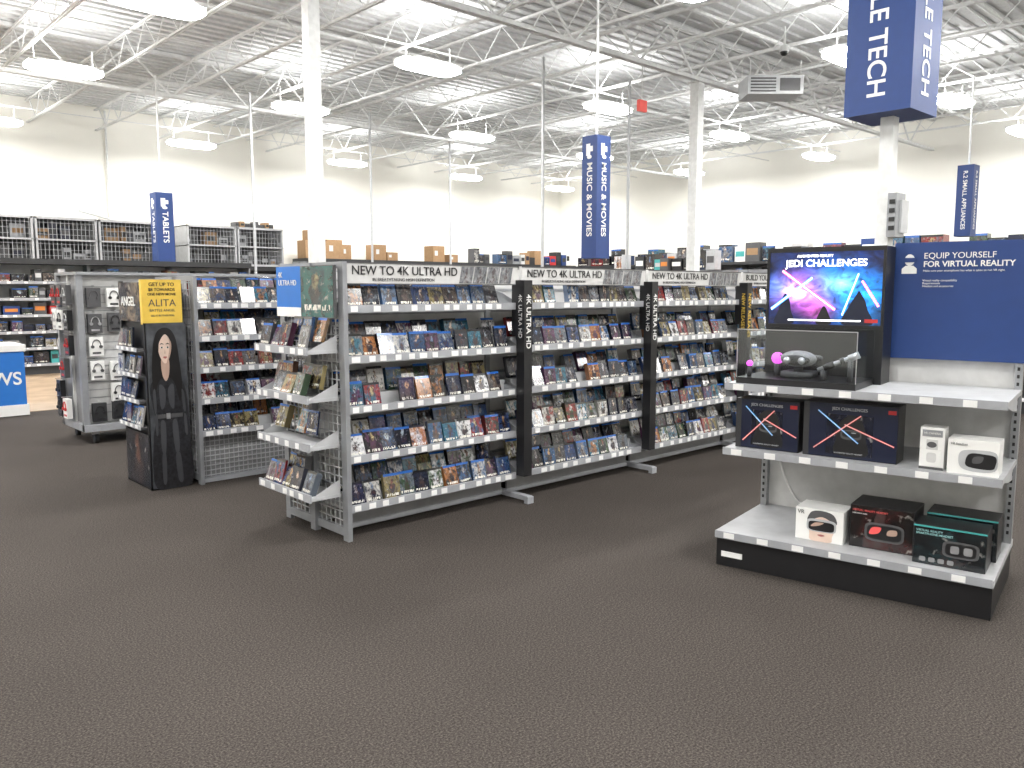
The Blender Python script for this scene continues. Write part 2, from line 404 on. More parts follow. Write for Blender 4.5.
# ---------------------------------------------------------------- gondolas
def gondola(s0,nsec,LS,t0,t1,H,zs,header=None,name='media_display_rack',grid=False):
    s1=s0+nsec*LS; tc=(t0+t1)/2; e=empty(name,((s0+s1)/2,tc,0)); b=MB()
    b.box(s0+.03,s1-.03,tc-.012,tc+.012,.05,H-.03,'panel_light')
    for i in range(nsec+1):
        x=s0+i*LS
        b.box(x-.02,x+.02,tc-.03,tc+.03,0.0,H,'post_gray')
        if 0<i<nsec:
            b.box(x-.025,x+.025,t0-.12,t1+.12,.02,.055,'lip_gray')
            b.box(x-.03,x+.03,t0-.13,t0-.09,0,.05,'lip_gray')
    for x,sg in ((s0,1),(s1,-1)):
        xa,xb=(x-.0,x+.03) if sg>0 else (x-.03,x)
        b.box(xa,xb,t0-.03,t0+.03,0,H,'post_gray'); b.box(xa,xb,t1-.03,t1+.03,0,H,'post_gray')
        b.box(xa,xb,t0+.03,t1-.03,0.03,.08,'post_gray'); b.box(xa,xb,t0+.03,t1-.03,H-.04,H,'post_gray')
        z=.12
        while z<H-.05: b.box(xa+.008,xa+.014,t0+.03,t1-.03,z,z+.006,'shelf_light'); z+=.055
        y=t0+.09
        while y<t1-.04: b.box(xa+.014,xa+.02,y,y+.006,.05,H-.03,'shelf_light'); y+=.055
    z=.3
    while z<H-.1:
        b.box(s0+.03,s1-.03,tc-.018,tc+.018,z,z+.02,'shelf_gray'); z+=.155
    cs=MB()
    for side in (0,1):
        for i in range(nsec):
            M=T(s0+i*LS,t0,0) if side==0 else T(s1-i*LS,t1,0)@R(PI,'Z')
            M=M@T(.03,0,0); L=LS-.06; D=(t1-t0)/2-.015
            for j,z in enumerate(zs):
                shelf(b,M,L,D,z)
                if j==len(zs)-1:
                    if grid:
                        b.box(0,L,.10,.12,0.02,z-.03,'panel_mid',M)
                        q=.04
                        while q<z-.05: b.box(0,L,.088,.094,q,q+.008,'shelf_light',M); q+=.04
                        q=.02
                        while q<L: b.box(q,q+.006,.094,.10,.02,z-.03,'shelf_light',M); q+=.04
                        b.box(0,L,.03,.10,.0,.03,'lip_gray',M)
                    else: 
                        b.box(0,L,.16,.18,0.02,z-.03,'panel_mid',M); b.box(0,L,.145,.16,.03,.055,'lip_gray',M)
                row(cs,M,L,.012,z+.004,fill=.97)
                if not(j==0 and header): 
                    b.box(0,L,.12,.128,z,z+.075,'shelf_light',M); b.box(0,L,.128,D-.02,z+.067,z+.075,'shelf_light',M)
                    row(cs,M,L,.15,z+.077,fill=.93)
                for xx in (0,L-.006): b.face([(xx,0,z),(xx,D,z),(xx,D,z+.12),(xx,D*.6,z+.09)],'shelf_gray',M=M)
    if header:
        for i in range(nsec):
            x=s0+i*LS
            for yy,rz in ((t0-.01,0),(t1+.01,PI)):
                M=T(x+.02,yy,0) if rz==0 else T(x+LS-.02,yy,0)@R(PI,'Z')
                W=LS-.04
                b.box(0,W,0,.03,H-.135,H,'panel_light',M)
                b.box(0,W,-.004,0,H-.135,H-.129,'charcoal',M); b.box(0,W,-.004,0,H-.008,H,'charcoal',M)
                xx=W*.62
                while xx<W-.12:
                    cs.face([(xx,-.003,H-.125),(xx+.11,-.003,H-.125),(xx+.135,-.003,H-.012),(xx+.025,-.003,H-.012)],'cover',[(0,0.26),(1,.26),(1,.85),(0,.85)],((.12,.13,.15,rng.random()),(.3,.3,.32,.2),(.08,.08,.1,1)),M); xx+=.120
                text(header[i%len(header)],.078,M@T(.05,-.004,H-.052),'black',e,name='header_text',bold=.004)
                text('IN BREATHTAKING HIGH DEFINITION',.028,M@T(.20,-.004,H-.106),'charcoal',e,name='header_text')
            if i>0:
                tx,mm=('4K ULTRA HD','white') if i<3 else ('NEW RELEASES','yellow')
                b.box(x-.04,x+.04,t0-.10,t0-.02,.20,H-.10,'black')
                b.box(x-.04,x+.04,t0-.02,t0+.03,H-.5,H-.1,'black')
                textv(tx,.062,T(x,t0-.103,H-.20),mm,e,name='column_text',bold=.01)
                textv(tx,.05,T(x-.043,t0-.06,H-.20)@R(-PI/2,'Z'),mm,e,name='column_text')
    b.build('rack_frame',e)
    cs.build('disc_cases',e)
    return e
eA=gondola(2.61,4,1.47,4.32,5.06,1.72,[1.44,1.13,.82,.51,.20],header=['NEW TO 4K ULTRA HD','NEW TO 4K ULTRA HD','NEW TO 4K ULTRA HD','BUILD YOUR COLLECTION'])
eB=gondola(2.55,4,1.47,6.42,7.16,1.66,[1.43,1.17,.92,.67,.41],grid=True)
b=MB(); c=MB(); M=T(2.40,5.03,0)@R(-PI/2,'Z'); L=.68
for z in (1.19,.90,.61,.30):
    shelf(b,M,L,.20,z)
    for xx in (0,L-.008): b.face([(xx,0,z),(xx,.2,z),(xx,.2,z+.09)],'shelf_light',M=M)
for z in (1.19,.90,.61,.30):
    row(c,M,L,.01,z+.004,fill=.75,lean=.35)
    row(c,M,L,.10,z+.05,fill=.7,lean=.25)
P=T(2.60,5.05,0)@R(-PI/2,'Z')
b.box(0,.32,-.03,-.01,1.38,1.70,'blue_bright',P)
b.box(.32,.72,-.03,-.01,1.38,1.70,'charcoal',P)
b.box(.0,.32,-.032,-.03,1.38,1.44,'white',P)
c.face([(.33,-.032,1.385),(.715,-.032,1.385),(.715,-.032,1.695),(.33,-.032,1.695)],'cover',[(0,0),(1,0),(1,.9),(0,.9)],((.02,.11,.10,.37),(.02,.05,.06,.1),(.30,.28,.15,1)),P)
b.build('end_cap_shelves',eA); c.build('end_cap_disc_cases',eA)
text('4K\nULTRA HD',.05,P@T(.03,-.033,1.62),'white',eA,name='poster_text')

# ---------------------------------------------------------------- standee
e=empty('movie_cardboard_display',(2.34,6.73,0)); b=MB(); c=MB()
b.box(2.22,2.50,6.49,6.99,0,1.60,'dark')
b.box(2.19,2.22,6.46,6.49,0,1.30,'black'); b.box(2.19,2.22,6.97,7.0,0,1.62,'black'); b.box(2.19,2.5,6.46,7.0,0,.03,'black')
F=T(2.20,6.46,0)
X=lambda px:(px-150)*.0074
Z=lambda py:(490-py)*.0078
def sp(pts,y,m): b.spoly([(X(p),Z(q)) for p,q in pts],y,m,F)
b.box(0,.30,0,.03,0,1.30,'black',F)
b.box(-.02,.28,-.012,.03,1.29,1.63,'yellow',F); b.box(-.02,.28,-.013,-.012,1.29,1.30,'black',F)
b.box(X(150.2),X(190.5),-.014,0,Z(488),Z(323.5),'poster_grey',F)
sp([(153,487),(152,440),(155,420),(152.5,405),(151,389),(154,380),(161,374),(163.5,370),(163.5,362),(171,362),(171,370),(174,374),(183,380),(187,389),(189,405),(190,440),(190,487)],-.018,'leather')
sp([(155,402),(153.5,380),(154.5,356),(157,340),(161,331),(168,328),(175,331),(179.5,341),(182,360),(184,385),(181,402),(177,386),(172,378),(163,378),(158,386)],-.020,'hair')
sp([(163.8,374),(163.6,359),(171,359),(170.8,374),(167.3,381)],-.022,'skin_dark')
sp([(160.2,344),(161.5,337),(167.3,334),(173,337),(174.3,344),(173.6,352),(171.2,359),(167.3,363.5),(163.4,359),(161,352)],-.024,'skin')
sp([(172,338),(174.3,344),(173.6,352),(171.2,359),(169.0,362),(171.5,353),(172.4,345)],-.0245,'skin_dark')
for ex in (164.3,170.3):
    b.ell(X(ex),Z(347.5),.0125,.0070,-.026,'white',F); b.ell(X(ex),Z(347.5),.0070,.0070,-.0275,'hair',F)
    b.spoly([(X(ex-2.2),Z(344.6)),(X(ex),Z(343.2)),(X(ex+2.2),Z(344.6)),(X(ex),Z(344.2))],-.027,'hair',F)
b.poly([(X(166.7),Z(353.6)),(X(168),Z(353.6)),(X(167.4),Z(349))],-.026,'skin_dark',F)
b.spoly([(X(165.2),Z(357.2)),(X(166.6),Z(356.3)),(X(167.3),Z(356.7)),(X(168),Z(356.3)),(X(169.4),Z(357.2)),(X(167.3),Z(358.6))],-.0265,'lip',F)
sp([(159.5,362),(158.8,348),(160.5,337),(166.8,329.5),(174,336),(176,348),(175.5,362),(174.2,350),(173.6,342),(168,334.5),(162,342),(160.8,350)],-.028,'hair')
for pts in ([(160,385),(166,389),(165.5,404),(161,408)],[(169,389),(175,385),(174.5,408),(170,404)],[(160,422),(165,424),(164,452),(160,450)],[(160,456),(164,456),(163.5,482),(160,482)],[(172,424),(177,422),(178.5,450),(174,452)],[(174,457),(179,456),(181,482),(176,482)],[(153.5,392),(156,389),(156.5,408),(154.5,412)],[(154.5,416),(157,414),(157,432),(155,434)],[(183,391),(185.5,394),(186.5,412),(184,410)],[(184.5,416),(187,418),(187.5,436),(185,434)]):
    sp(pts,-.0205,'leather_hi')
b.box(X(157),X(183),-.024,-.020,Z(418),Z(414),'charcoal',F); b.box(X(166),X(170),-.026,-.024,Z(419),Z(413),'silver',F)
S=T(2.19,6.98,0)@R(-PI/2,'Z')
for z in (.50,.70,.90,1.10):
    b.box(.01,.49,-.05,.03,z-.015,z,'charcoal',S); b.box(.01,.49,-.055,-.05,z-.02,z+.012,'lip_gray',S)
    for q in range(4): b.box(.04+q*.115,.09+q*.115,-.057,-.055,z-.015,z+.01,'tag',S)
    row(c,S,.50,-.045,z,fill=1,h=.15,w=.108,lean=.15,dmax=.02)
c.face([(0,-.004,.02),(.52,-.004,.02),(.52,-.004,.44),(0,-.004,.44)],'cover',[(0,.26),(1,.26),(1,.9),(0,.9)],((.008,.012,.02,.71),(.03,.03,.04,.3),(.16,.07,.05,1)),S)
c.face([(0,-.004,1.31),(.52,-.004,1.31),(.52,-.004,1.61),(0,-.004,1.61)],'cover',[(0,.3),(1,.3),(1,.9),(0,.9)],((.06,.06,.07,.2),(.25,.2,.15,.3),(.4,.36,.3,1)),S)
b.build('display_body',e); c.build('display_disc_cases',e)
text('GET UP TO',.038,F@T(.13,-.014,1.592),'black',e,name='poster_text',ax='CENTER',bold=.01)
text('$8 TOWARDS',.032,F@T(.13,-.014,1.553),'black',e,name='poster_text',ax='CENTER',bold=.01)
text('ONE NEW MOVIE',.027,F@T(.13,-.014,1.518),'black',e,name='poster_text',ax='CENTER',bold=.01)
text('ALITA',.078,F@T(.13,-.014,1.45),'charcoal',e,name='poster_text',ax='CENTER',bold=-.005)
text('BATTLE ANGEL',.028,F@T(.13,-.014,1.395),'charcoal',e,name='poster_text',ax='CENTER')
text('SEE IT IN THEATERS',.020,F@T(.13,-.014,1.355),'charcoal',e,name='poster_text',ax='CENTER')
text('ANGEL',.10,S@T(.05,-.006,1.46),'white',e,name='poster_text',bold=.01)

# ---------------------------------------------------------------- headphone rack
e=empty('headphone_display_rack',(3.4,9.2,0)); b=MB()
b.box(2.40,5.6,9.22,9.26,.15,1.70,'panel_light'); b.box(2.38,5.62,8.84,9.62,.13,.20,'lip_gray')
b.box(2.38,2.44,9.55,9.61,.13,1.70,'post_gray'); b.box(2.38,2.44,8.86,8.92,.13,1.70,'post_gray')
b.box(2.42,2.44,8.92,9.55,.2,1.70,'panel_mid')
b.box(2.40,5.6,8.95,8.97,.2,1.70,'panel_light'); b.box(2.38,5.62,8.84,9.62,1.70,1.73,'post_gray')
for x in (2.5,4.0,5.5):
    for y in (8.92,9.54):
        b.cyl((x-.02,y,.05),(x+.02,y,.05),.05,'rubber',14); b.box(x-.03,x+.03,y-.02,y+.02,.09,.13,'silver')
z=.3
while z<1.65:
    b.box(2.40,5.6,8.945,8.95,z,z+.006,'post_gray'); z+=.08
b.build('rack_frame',e)
b=MB()
def pack(M,x,z,w,h,c1,c2,d=.05):
    b.box(x-w/2,x+w/2,-d-.02,-.02,z-h,z,c1,M); b.cyl((x,-d-.05,z+.02),(x,0,z+.02),.004,'silver',5,M=M)
    pts=[(x+w*.3*math.cos(a),z-h*.45+h*.3*math.sin(a)) for a in [PI*i/8 for i in range(9)]]
    for p,q in zip(pts,pts[1:]): b.cyl((p[0],-d-.026,p[1]),(q[0],-d-.026,q[1]),w*.035,c2,5,M=M)
    for sx in (-1,1): b.cyl((x+sx*w*.3,-d-.022,z-h*.52),(x+sx*w*.3,-d-.038,z-h*.52),w*.12,c2,12,M=M)
    b.box(x-w*.3,x+w*.3,-d-.024,-.02-d,z-h*.9,z-h*.8,c2,M)
Mf=T(2.44,8.94,0); Ms=T(2.38,9.55,0)@R(-PI/2,'Z')
for j,z in enumerate((1.60,1.35,1.10,.86,.62,.44)):
    for i in range(16):
        if rng.random()<(.95 if j in (0,1,5) else .7): pack(Mf,.10+i*.19,z-rng.uniform(0,.04),.13,.19,('dark' if j==5 else rng.choice(['white','white','black','charcoal','white'])),rng.choice(['black','silver','charcoal']))
    for i in range(3):
        if j<2 or rng.random()<.4: pack(Ms,.12+i*.2,z,.14,.2,rng.choice(['black','white','charcoal']),rng.choice(['red','silver','black']))
b.build('headphone_packages',e)

# ---------------------------------------------------------------- service counter
e=empty('service_counter',(1.3,11.9,0)); b=MB()
b.box(-.2,2.48,11.5,12.3,.80,.88,'white'); b.box(-.18,2.46,11.52,12.28,.14,.80,'blue_bright'); b.box(-.2,2.48,11.51,12.29,.006,.14,'white')
b.build('counter_body',e)
text('REVIEWS',.22,T(2.42,11.515,.46),'white',e,name='counter_text',ax='RIGHT',bold=.015)
b=MB(); b.box(1.75,2.05,11.75,11.95,.88,.895,'silver'); b.box(1.88,1.92,11.85,11.88,.895,1.05,'silver'); b.box(1.60,2.2,11.82,11.85,1.03,1.38,'black'); b.box(1.62,2.18,11.816,11.82,1.06,1.36,'charcoal'); b.build('desktop_monitor')

# ---------------------------------------------------------------- merchandise racks
STK=['white','black','charcoal','navy','charcoal','dark','black','shelf_light','shelf_gray','blue','silver','brown_carton','dark','white','charcoal','red','teal','panel_light','orange']
def stockrow(mb,M,L,D,z,hmax,wmin=.12,wmax=.4,pal=STK,fill=.9,covers=True):
    x=.03
    while x<L-wmin-.03:
        w=min(rng.uniform(wmin,wmax),L-.03-x); h=rng.uniform(.5,1)*hmax
        if rng.random()<fill:
            y0=rng.uniform(0.01,D*.25)
            if covers and rng.random()<.5: mb.box(x,x+w*.96,y0,y0+rng.uniform(.4,.7)*D,z,z+h,'cover',M,col=rcol())
            else:
                m=rng.choice(pal); mb.box(x,x+w*.96,y0,y0+rng.uniform(.4,.7)*D,z,z+h,m,M)
                mb.box(x+w*.1,x+w*.85,y0-.003,y0,z+h*.35,z+h*.7,rng.choice(pal),M)
        x+=w+rng.uniform(0,.04)
def stockrack(name,M,L,D,zs,H,loc,head=None,back='panel_mid',wr=(.1,.28)):
    e=empty(name,loc); b=MB(); c=MB()
    b.box(0,L,D-.03,D,0,H,back,M)
    n=max(1,round(L/1.5)); 
    for i in range(n+1): b.box(i*L/n-.025,i*L/n+.025,D*.5,D,0,H,'post_gray',M); 
    for xx in (0,L-.03): b.box(xx,xx+.03,0,D,0,H,'post_gray',M)
    for j,z in enumerate(zs):
        b.box(0,L,0,D-.03,z-.03,z,'shelf_light',M); b.box(0,L,-.012,0,z-.04,z+.01,'lip_gray',M)
        q=.1
        while q<L-.1: b.box(q,q+.06,-.015,-.012,z-.035,z+.005,'tag',M); q+=rng.uniform(.15,.4)
        nxt=zs[j+1] if j+1<len(zs) else H
        stockrow(c,M,L,D-.06,z,(nxt-z)*.8,*wr)
    b.box(0,L,.05,.07,0,zs[0]-.03,'dark',M)
    if head: b.box(-.01,L+.01,-.05,D,H,H+head,'dark',M)
    b.build('rack_frame',e); c.build('merchandise',e); return e
stockrack('accessory_display_rack',T(-3,16.9,0),11,.6,[.2,.5,.8,1.1,1.4,1.7],2.02,(2,17.2,0),head=.1,back='panel_light')
eW=stockrack('wall_merchandise_rack',T(-2,24.3,0),15,.9,[.2,.7,1.2,1.65],2.15,(5,24.7,0),head=.13)
b=MB(); c=MB(); x=1.0
while x<12.6:
    w=1.5
    for xx in (x,x+w-.06): b.box(xx,xx+.05,24.2,25.2,2.28,3.45,'shelf_light')
    b.box(x,x+w,24.2,24.25,3.40,3.46,'shelf_light'); b.box(x,x+w,24.2,24.25,2.28,2.34,'shelf_light'); b.box(x,x+w,24.2,24.25,2.85,2.89,'shelf_light')
    b.box(x,x+w,25.15,25.2,2.28,3.45,'charcoal'); b.box(x,x+w,24.25,25.2,2.84,2.87,'dark'); b.box(x,x+w,24.25,25.2,3.42,3.45,'dark')
    xx=x+.1
    while xx<x+w-.05: b.box(xx,xx+.012,24.22,24.232,2.3,3.45,'shelf_gray'); xx+=.1
    for z in (2.45,2.6,2.75,3.0,3.15,3.3): b.box(x,x+w,24.222,24.234,z,z+.01,'shelf_gray')
    for z in (2.3,2.88): stockrow(c,T(x+.03,24.4,0),w-.1,.6,z,.45,pal=['black','dark','charcoal','brown_carton','charcoal','shelf_gray','navy','dark'],covers=False)
    if rng.random()<.7: stockrow(c,T(x+.03,24.4,0),w-.1,.6,3.455,.22,.1,.2,pal=['black','dark','dark','charcoal','brown_carton'],covers=False)
    x+=w+(.9 if 7<x<8 else .04)
b.build('storage_cages',eW); c.build('cage_stock',eW)
eR=stockrack('wall_merchandise_rack',T(13.6,24.6,0),13,.9,[.2,.8,1.4,1.95],2.5,(20,25,0),head=.1)
b=MB()
def carton(M,x,y,z,w,d,h,m='brown_carton'):
    b.box(x,x+w,y,y+d,z,z+h,m,M); b.box(x+w*.45,x+w*.55,y-.003,y+d,z+h,z+h+.003,'tan_wood',M); b.box(x+w*.15,x+w*.4,y-.004,y,z+h*.4,z+h*.7,'panel_light',M)
for x,z,w,h in ((13.7,2.6,.8,.6),(14.5,2.6,.6,.65),(13.9,3.2,.5,.35),(15.1,2.6,.35,.5),(16.4,2.6,.5,.55),(16.95,2.6,.45,.3),(19.0,2.6,.55,.6),(19.8,2.6,.4,.3)):
    carton(None,x,24.8,z,w,.55,h)
b.build('carton_stack',eR)
b=MB(); stockrow(b,T(21,24.75,0),5.5,.7,2.6,.6,.2,.5,covers=True); b.build('overstock',eR)
MR=T(26.0,24.0,0)@R(-PI/2,'Z')
eS=stockrack('appliance_wall_rack',MR,20,.95,[.2,.8,1.4,1.95],2.45,(26.5,14,0),head=.1)
b=MB(); stockrow(b,MR@T(0,.1,0),20,.7,2.55,.7,.3,.7); b.build('overstock',eS)
MM=T(15.5,13.2,0)@R(-PI/2,'Z')
e2=stockrack('toy_display_rack',MM,5.0,.8,[.2,.7,1.2,1.6],2.0,(15.9,10.7,0))
b=MB(); stockrow(b,MM@T(0,.05,0),5.0,.6,2.0,.45,.2,.45,fill=.8); b.build('overstock',e2)
MQ=T(11.6,5.6,0)@R(-PI/2,'Z')
e3=stockrack('small_appliance_rack',MQ,3.0,.8,[.2,.7,1.2,1.6],2.0,(12,4.1,0))
b=MB(); M=MQ
b.box(1.0,1.9,.1,.7,2.0,2.07,'teal_light',M); b.box(1.1,1.8,.12,.6,2.07,2.13,'teal_light',M); b.box(1.18,1.5,.1,.5,2.13,2.16,'white',M); b.build('folded_towel',e3)

# ---------------------------------------------------------------- VR display
D=T(3.91,2.516,0)@R(math.radians(-79.5),'Z')
loc=(D@Vector((.67,.4,0)))
e=empty('vr_display_stand',loc); b=MB(); W=1.36
b.box(0,W,.02,.80,0,.165,'black',D); b.box(-.005,W+.005,0,.82,.165,.20,'shelf_light',D)
b.box(0,W,-.008,0,.165,.205,'lip_gray',D)
for i in range(7): b.box(.05+i*.19,.11+i*.19,-.011,-.008,.170,.2,'tag',D)
b.box(.03,.15,.015,.02,.055,.085,'tag',D)
b.box(.0,W,.76,.79,.20,1.80,'panel_light',D)
for xx in (.0,W-.03):
    b.box(xx,xx+.035,.71,.76,.20,1.80,'shelf_gray',D)
    z=.25
    while z<1.75: b.box(xx+.01,xx+.022,.706,.7105,z,z+.018,'black',D); z+=.04
for z,y0 in ((1.03,.10),(.66,.10)):
    b.box(-.01,W+.005,y0,.76,z-.025,z,'shelf_light',D); b.box(-.01,W+.005,y0-.01,y0,z-.036,z+.004,'lip_gray',D)
    for i in range(7): b.box(.04+i*.19,.10+i*.19,y0-.013,y0-.01,z-.033,z,'tag',D)
    for xx in (-.005,W-.01): b.face([(xx,y0+.05,z-.025),(xx,.76,z-.025),(xx,.76,z-.12),(xx,.5,z-.09)],'shelf_light',M=D)
b.box(.715,1.47,.70,.73,1.17,1.81,'blue',D)
pv=None
for i in range(13):
    t=i/12; p=Vector((.06+.22*t,.745,.62-.40*t-.10*math.sin(PI*t)))
    if pv is not None: b.cyl(pv,p,.005,'white',6,M=D)
    pv=p
b.build('stand_frame',e)
b=MB(); y=.695
b.ell(.795,1.715,.026,.032,y,'white',D); b.box(.765,.825,y-.003,y,1.703,1.727,'blue',D); b.box(.757,.833,y-.002,y,1.640,1.668,'white',D); b.poly([(.757,1.668),(.775,1.684),(.815,1.684),(.833,1.668)],y-.001,'white',D)
b.build('sign_icon',e)
for body,sz,z,bo in (('EQUIP YOURSELF',.045,1.735,0),('FOR VIRTUAL REALITY',.043,1.690,.02)):
    text(body,sz,D@T(.865,.694,z),'white',e,name='sign_text',bold=bo)
text('Make sure your smartphone has what it takes to run VR right.',.0155,D@T(.865,.694,1.655),'white',e,name='sign_text')
text('Virtual reality compatibility\nRequirements\nHeadset and accessories',.0155,D@T(.865,.694,1.61),'white',e,name='sign_text',ay='TOP')
m=empty('demo_screen_kiosk',D@Vector((.38,.4,1.03))); b=MB()
b.box(.07,.72,.50,.70,1.031,1.79,'black',D)
b.box(.04,.68,.13,.50,1.031,1.065,'black',D)
b.face([(.085,.497,1.355),(.705,.497,1.355),(.705,.497,1.765),(.085,.497,1.765)],'screen',[(0,0),(1,0),(1,1),(0,1)],M=D)
for a in ((.07,.72,.490,.50,1.765,1.79),(.07,.72,.490,.50,1.335,1.355),(.07,.085,.490,.50,1.355,1.765),(.705,.72,.490,.50,1.355,1.765)): b.box(*a,'black',D)
def saber(x0,z0,x1,z1,w,y,mm,core='em_white'):
    d=Vector((x1-x0,z1-z0)).normalized(); n=Vector((-d.y,d.x))*w
    b.poly([(x0-n.x,z0-n.y),(x1-n.x,z1-n.y),(x1+n.x,z1+n.y),(x0+n.x,z0+n.y)],y,mm,D)
    n*=.35; b.poly([(x0-n.x,z0-n.y),(x1-n.x,z1-n.y),(x1+n.x,z1+n.y),(x0+n.x,z0+n.y)],y-.001,core,D)
saber(.16,1.66,.46,1.44,.009,.495,'em_pink'); saber(.10,1.44,.33,1.62,.009,.495,'em_blue'); saber(.50,1.41,.58,1.64,.007,.495,'em_blue'); saber(.60,1.60,.69,1.46,.007,.495,'em_pink')
b.spoly([(.12,1.36),(.23,1.36),(.215,1.43),(.205,1.49),(.18,1.53),(.155,1.49),(.14,1.43)],.4955,'navy',D)
b.spoly([(.50,1.36),(.66,1.36),(.635,1.44),(.62,1.49),(.60,1.525),(.585,1.545),(.57,1.52),(.53,1.45)],.4955,'navy',D)
b.spoly([(.36,1.36),(.44,1.36),(.425,1.42),(.40,1.46),(.375,1.42)],.4955,'black',D)
b.box(.20,.60,.4945,.4955,1.375,1.383,'em_white',D); b.box(.62,.69,.4945,.4955,1.37,1.39,'red',D)
b.build('screen_cabinet',m)
text('JEDI CHALLENGES',.055,D@T(.40,.494,1.70),'em_white',m,name='screen_text',ax='CENTER',bold=.01)
text('AUGMENTED REALITY',.02,D@T(.34,.494,1.742),'em_white',m,name='screen_text',ax='CENTER')
b=MB()
b.box(.04,.68,.13,.134,1.065,1.33,'glass',D); b.box(.04,.044,.134,.497,1.065,1.33,'glass',D); b.box(.676,.68,.134,.497,1.065,1.33,'glass',D); b.box(.04,.68,.13,.497,1.33,1.335,'glass',D)
for x in (.04,.677): b.box(x,x+.003,.129,.134,1.065,1.335,'silver',D)
b.box(.04,.68,.128,.131,1.332,1.336,'silver',D)
b.build('acrylic_cover',m)
b=MB()
b.ball((.33,.30,1.17),.085,'panel_mid',D,(1.2,.75,.55)); b.ball((.33,.255,1.165),.06,'black',D,(1.3,.45,.5)); b.ball((.29,.225,1.165),.02,'silver',D); b.ball((.37,.225,1.165),.02,'silver',D)
for i in range(14):
    a0=PI*i/14; a1=PI*(i+1)/14
    b.cyl((.33+.11*math.cos(a0),.32+.10*math.sin(a0),1.175),(.33+.11*math.cos(a1),.32+.10*math.sin(a1),1.175),.013,'charcoal',8,M=D)
b.box(.25,.41,.25,.40,1.066,1.10,'charcoal',D); b.box(.31,.35,.29,.33,1.10,1.13,'charcoal',D)
b.ball((.20,.34,1.165),.034,'em_magenta',D); b.cyl((.20,.34,1.066),(.20,.34,1.135),.018,'charcoal',12,M=D)
b.ball((.09,.20,1.14),.018,'em_magenta',D); b.cyl((.09,.20,1.066),(.09,.20,1.125),.012,'charcoal',12,M=D)
b.cyl((.46,.22,1.12),(.66,.26,1.21),.013,'silver',12,M=D); b.cyl((.49,.226,1.133),(.54,.236,1.156),.018,'black',12,M=D); b.cyl((.57,.242,1.17),(.59,.246,1.179),.018,'black',12,M=D); b.cyl((.61,.25,1.187),(.66,.26,1.21),.019,'silver',12,M=D)
b.box(.48,.50,.20,.26,1.066,1.12,'charcoal',D); b.box(.61,.63,.23,.28,1.066,1.18,'charcoal',D)
b.build('demo_headset_and_hilt',m,True)

def pbox(name,x0,x1,y0,y1,z0,z1,base,deco,tw=0):
    e2=empty(name,D@Vector(((x0+x1)/2,(y0+y1)/2,z0))); b=MB()
    F=D@T((x0+x1)/2,(y0+y1)/2,.001)@R(tw,'Z')@T(-(x0+x1)/2,-(y0+y1)/2,0)
    b.box(x0,x1,y0,y1,z0,z1,base,F); deco(b,F,x0,x1,y0-.001,z0,z1,e2); b.build('carton',e2)
ART=((.006,.008,.02,.43),(.02,.03,.06,.1),(.10,.10,.12,1))
def art(b,F,x0,x1,z0,z1,y,col,uv=(0,.26,1,.9)):
    b.face([(x0,y,z0),(x1,y,z0),(x1,y,z1),(x0,y,z1)],'cover',[(uv[0],uv[1]),(uv[2],uv[1]),(uv[2],uv[3]),(uv[0],uv[3])],col,F)
def dj(b,F,x0,x1,y,z0,z1,e2):
    w=x1-x0;h=z1-z0
    b.box(x0+.004,x1-.004,y-.0005,y,z0+.004,z1-.004,'navy',F)
    art(b,F,x0+w*.25,x1-w*.25,z0+.02,z1-.06,y-.0008,((.006,.008,.02,.43),(.012,.016,.035,.1),(.05,.05,.06,1)))
    cx=x0+w*.52; s=h*.9
    b.spoly([(cx-.30*s,z0+.08*h),(cx-.28*s,z0+.38*h),(cx-.22*s,z0+.66*h),(cx,z0+.80*h),(cx+.22*s,z0+.66*h),(cx+.28*s,z0+.38*h),(cx+.30*s,z0+.08*h)],y-.001,'black',F)
    b.ell(cx,z0+h*.44,.20*s,.10*s,y-.002,'charcoal',F,p=.6); b.ell(cx,z0+h*.45,.17*s,.06*s,y-.0025,'black',F,p=.6); b.ell(cx+.05*s,z0+h*.48,.05*s,.012*s,y-.003,'shelf_gray',F)
    for a,bb,c,d,m2 in ((.12,.15,.62,.80,'print_red'),(.97,.30,.45,.62,'print_red'),(.16,.85,.60,.30,'print_blue')):
        v=Vector(((c-a)*w,(d-bb)*h)).normalized()*.004
        for kk,yy,mm in ((1,y-.005,m2),(.3,y-.006,'white')):
            b.poly([(x0+a*w+v.y*kk,z0+bb*h-v.x*kk),(x0+c*w+v.y*kk,z0+d*h-v.x*kk),(x0+c*w-v.y*kk,z0+d*h+v.x*kk),(x0+a*w-v.y*kk,z0+bb*h+v.x*kk)],yy,mm,F)
    b.box(x0,x0+.03,y-.002,y,z0,z1,'dark',F); b.box(x1-.05,x1-.012,y-.003,y,z1-.04,z1-.02,'red',F)
    text('JEDI CHALLENGES',.022,F@T(x0+w*.5,y-.008,z1-.03),'shelf_light',e2,name='box_text',ax='CENTER')
    text('AUGMENTED REALITY HEADSET',.010,F@T(x0+w*.5,y-.008,z0+.03),'shelf_light',e2,name='box_text',ax='CENTER')
pbox('ar_headset_box',.03,.385,.18,.34,.66,.94,'black',dj)
pbox('ar_headset_box',.41,.885,.18,.34,.66,.955,'black',dj)
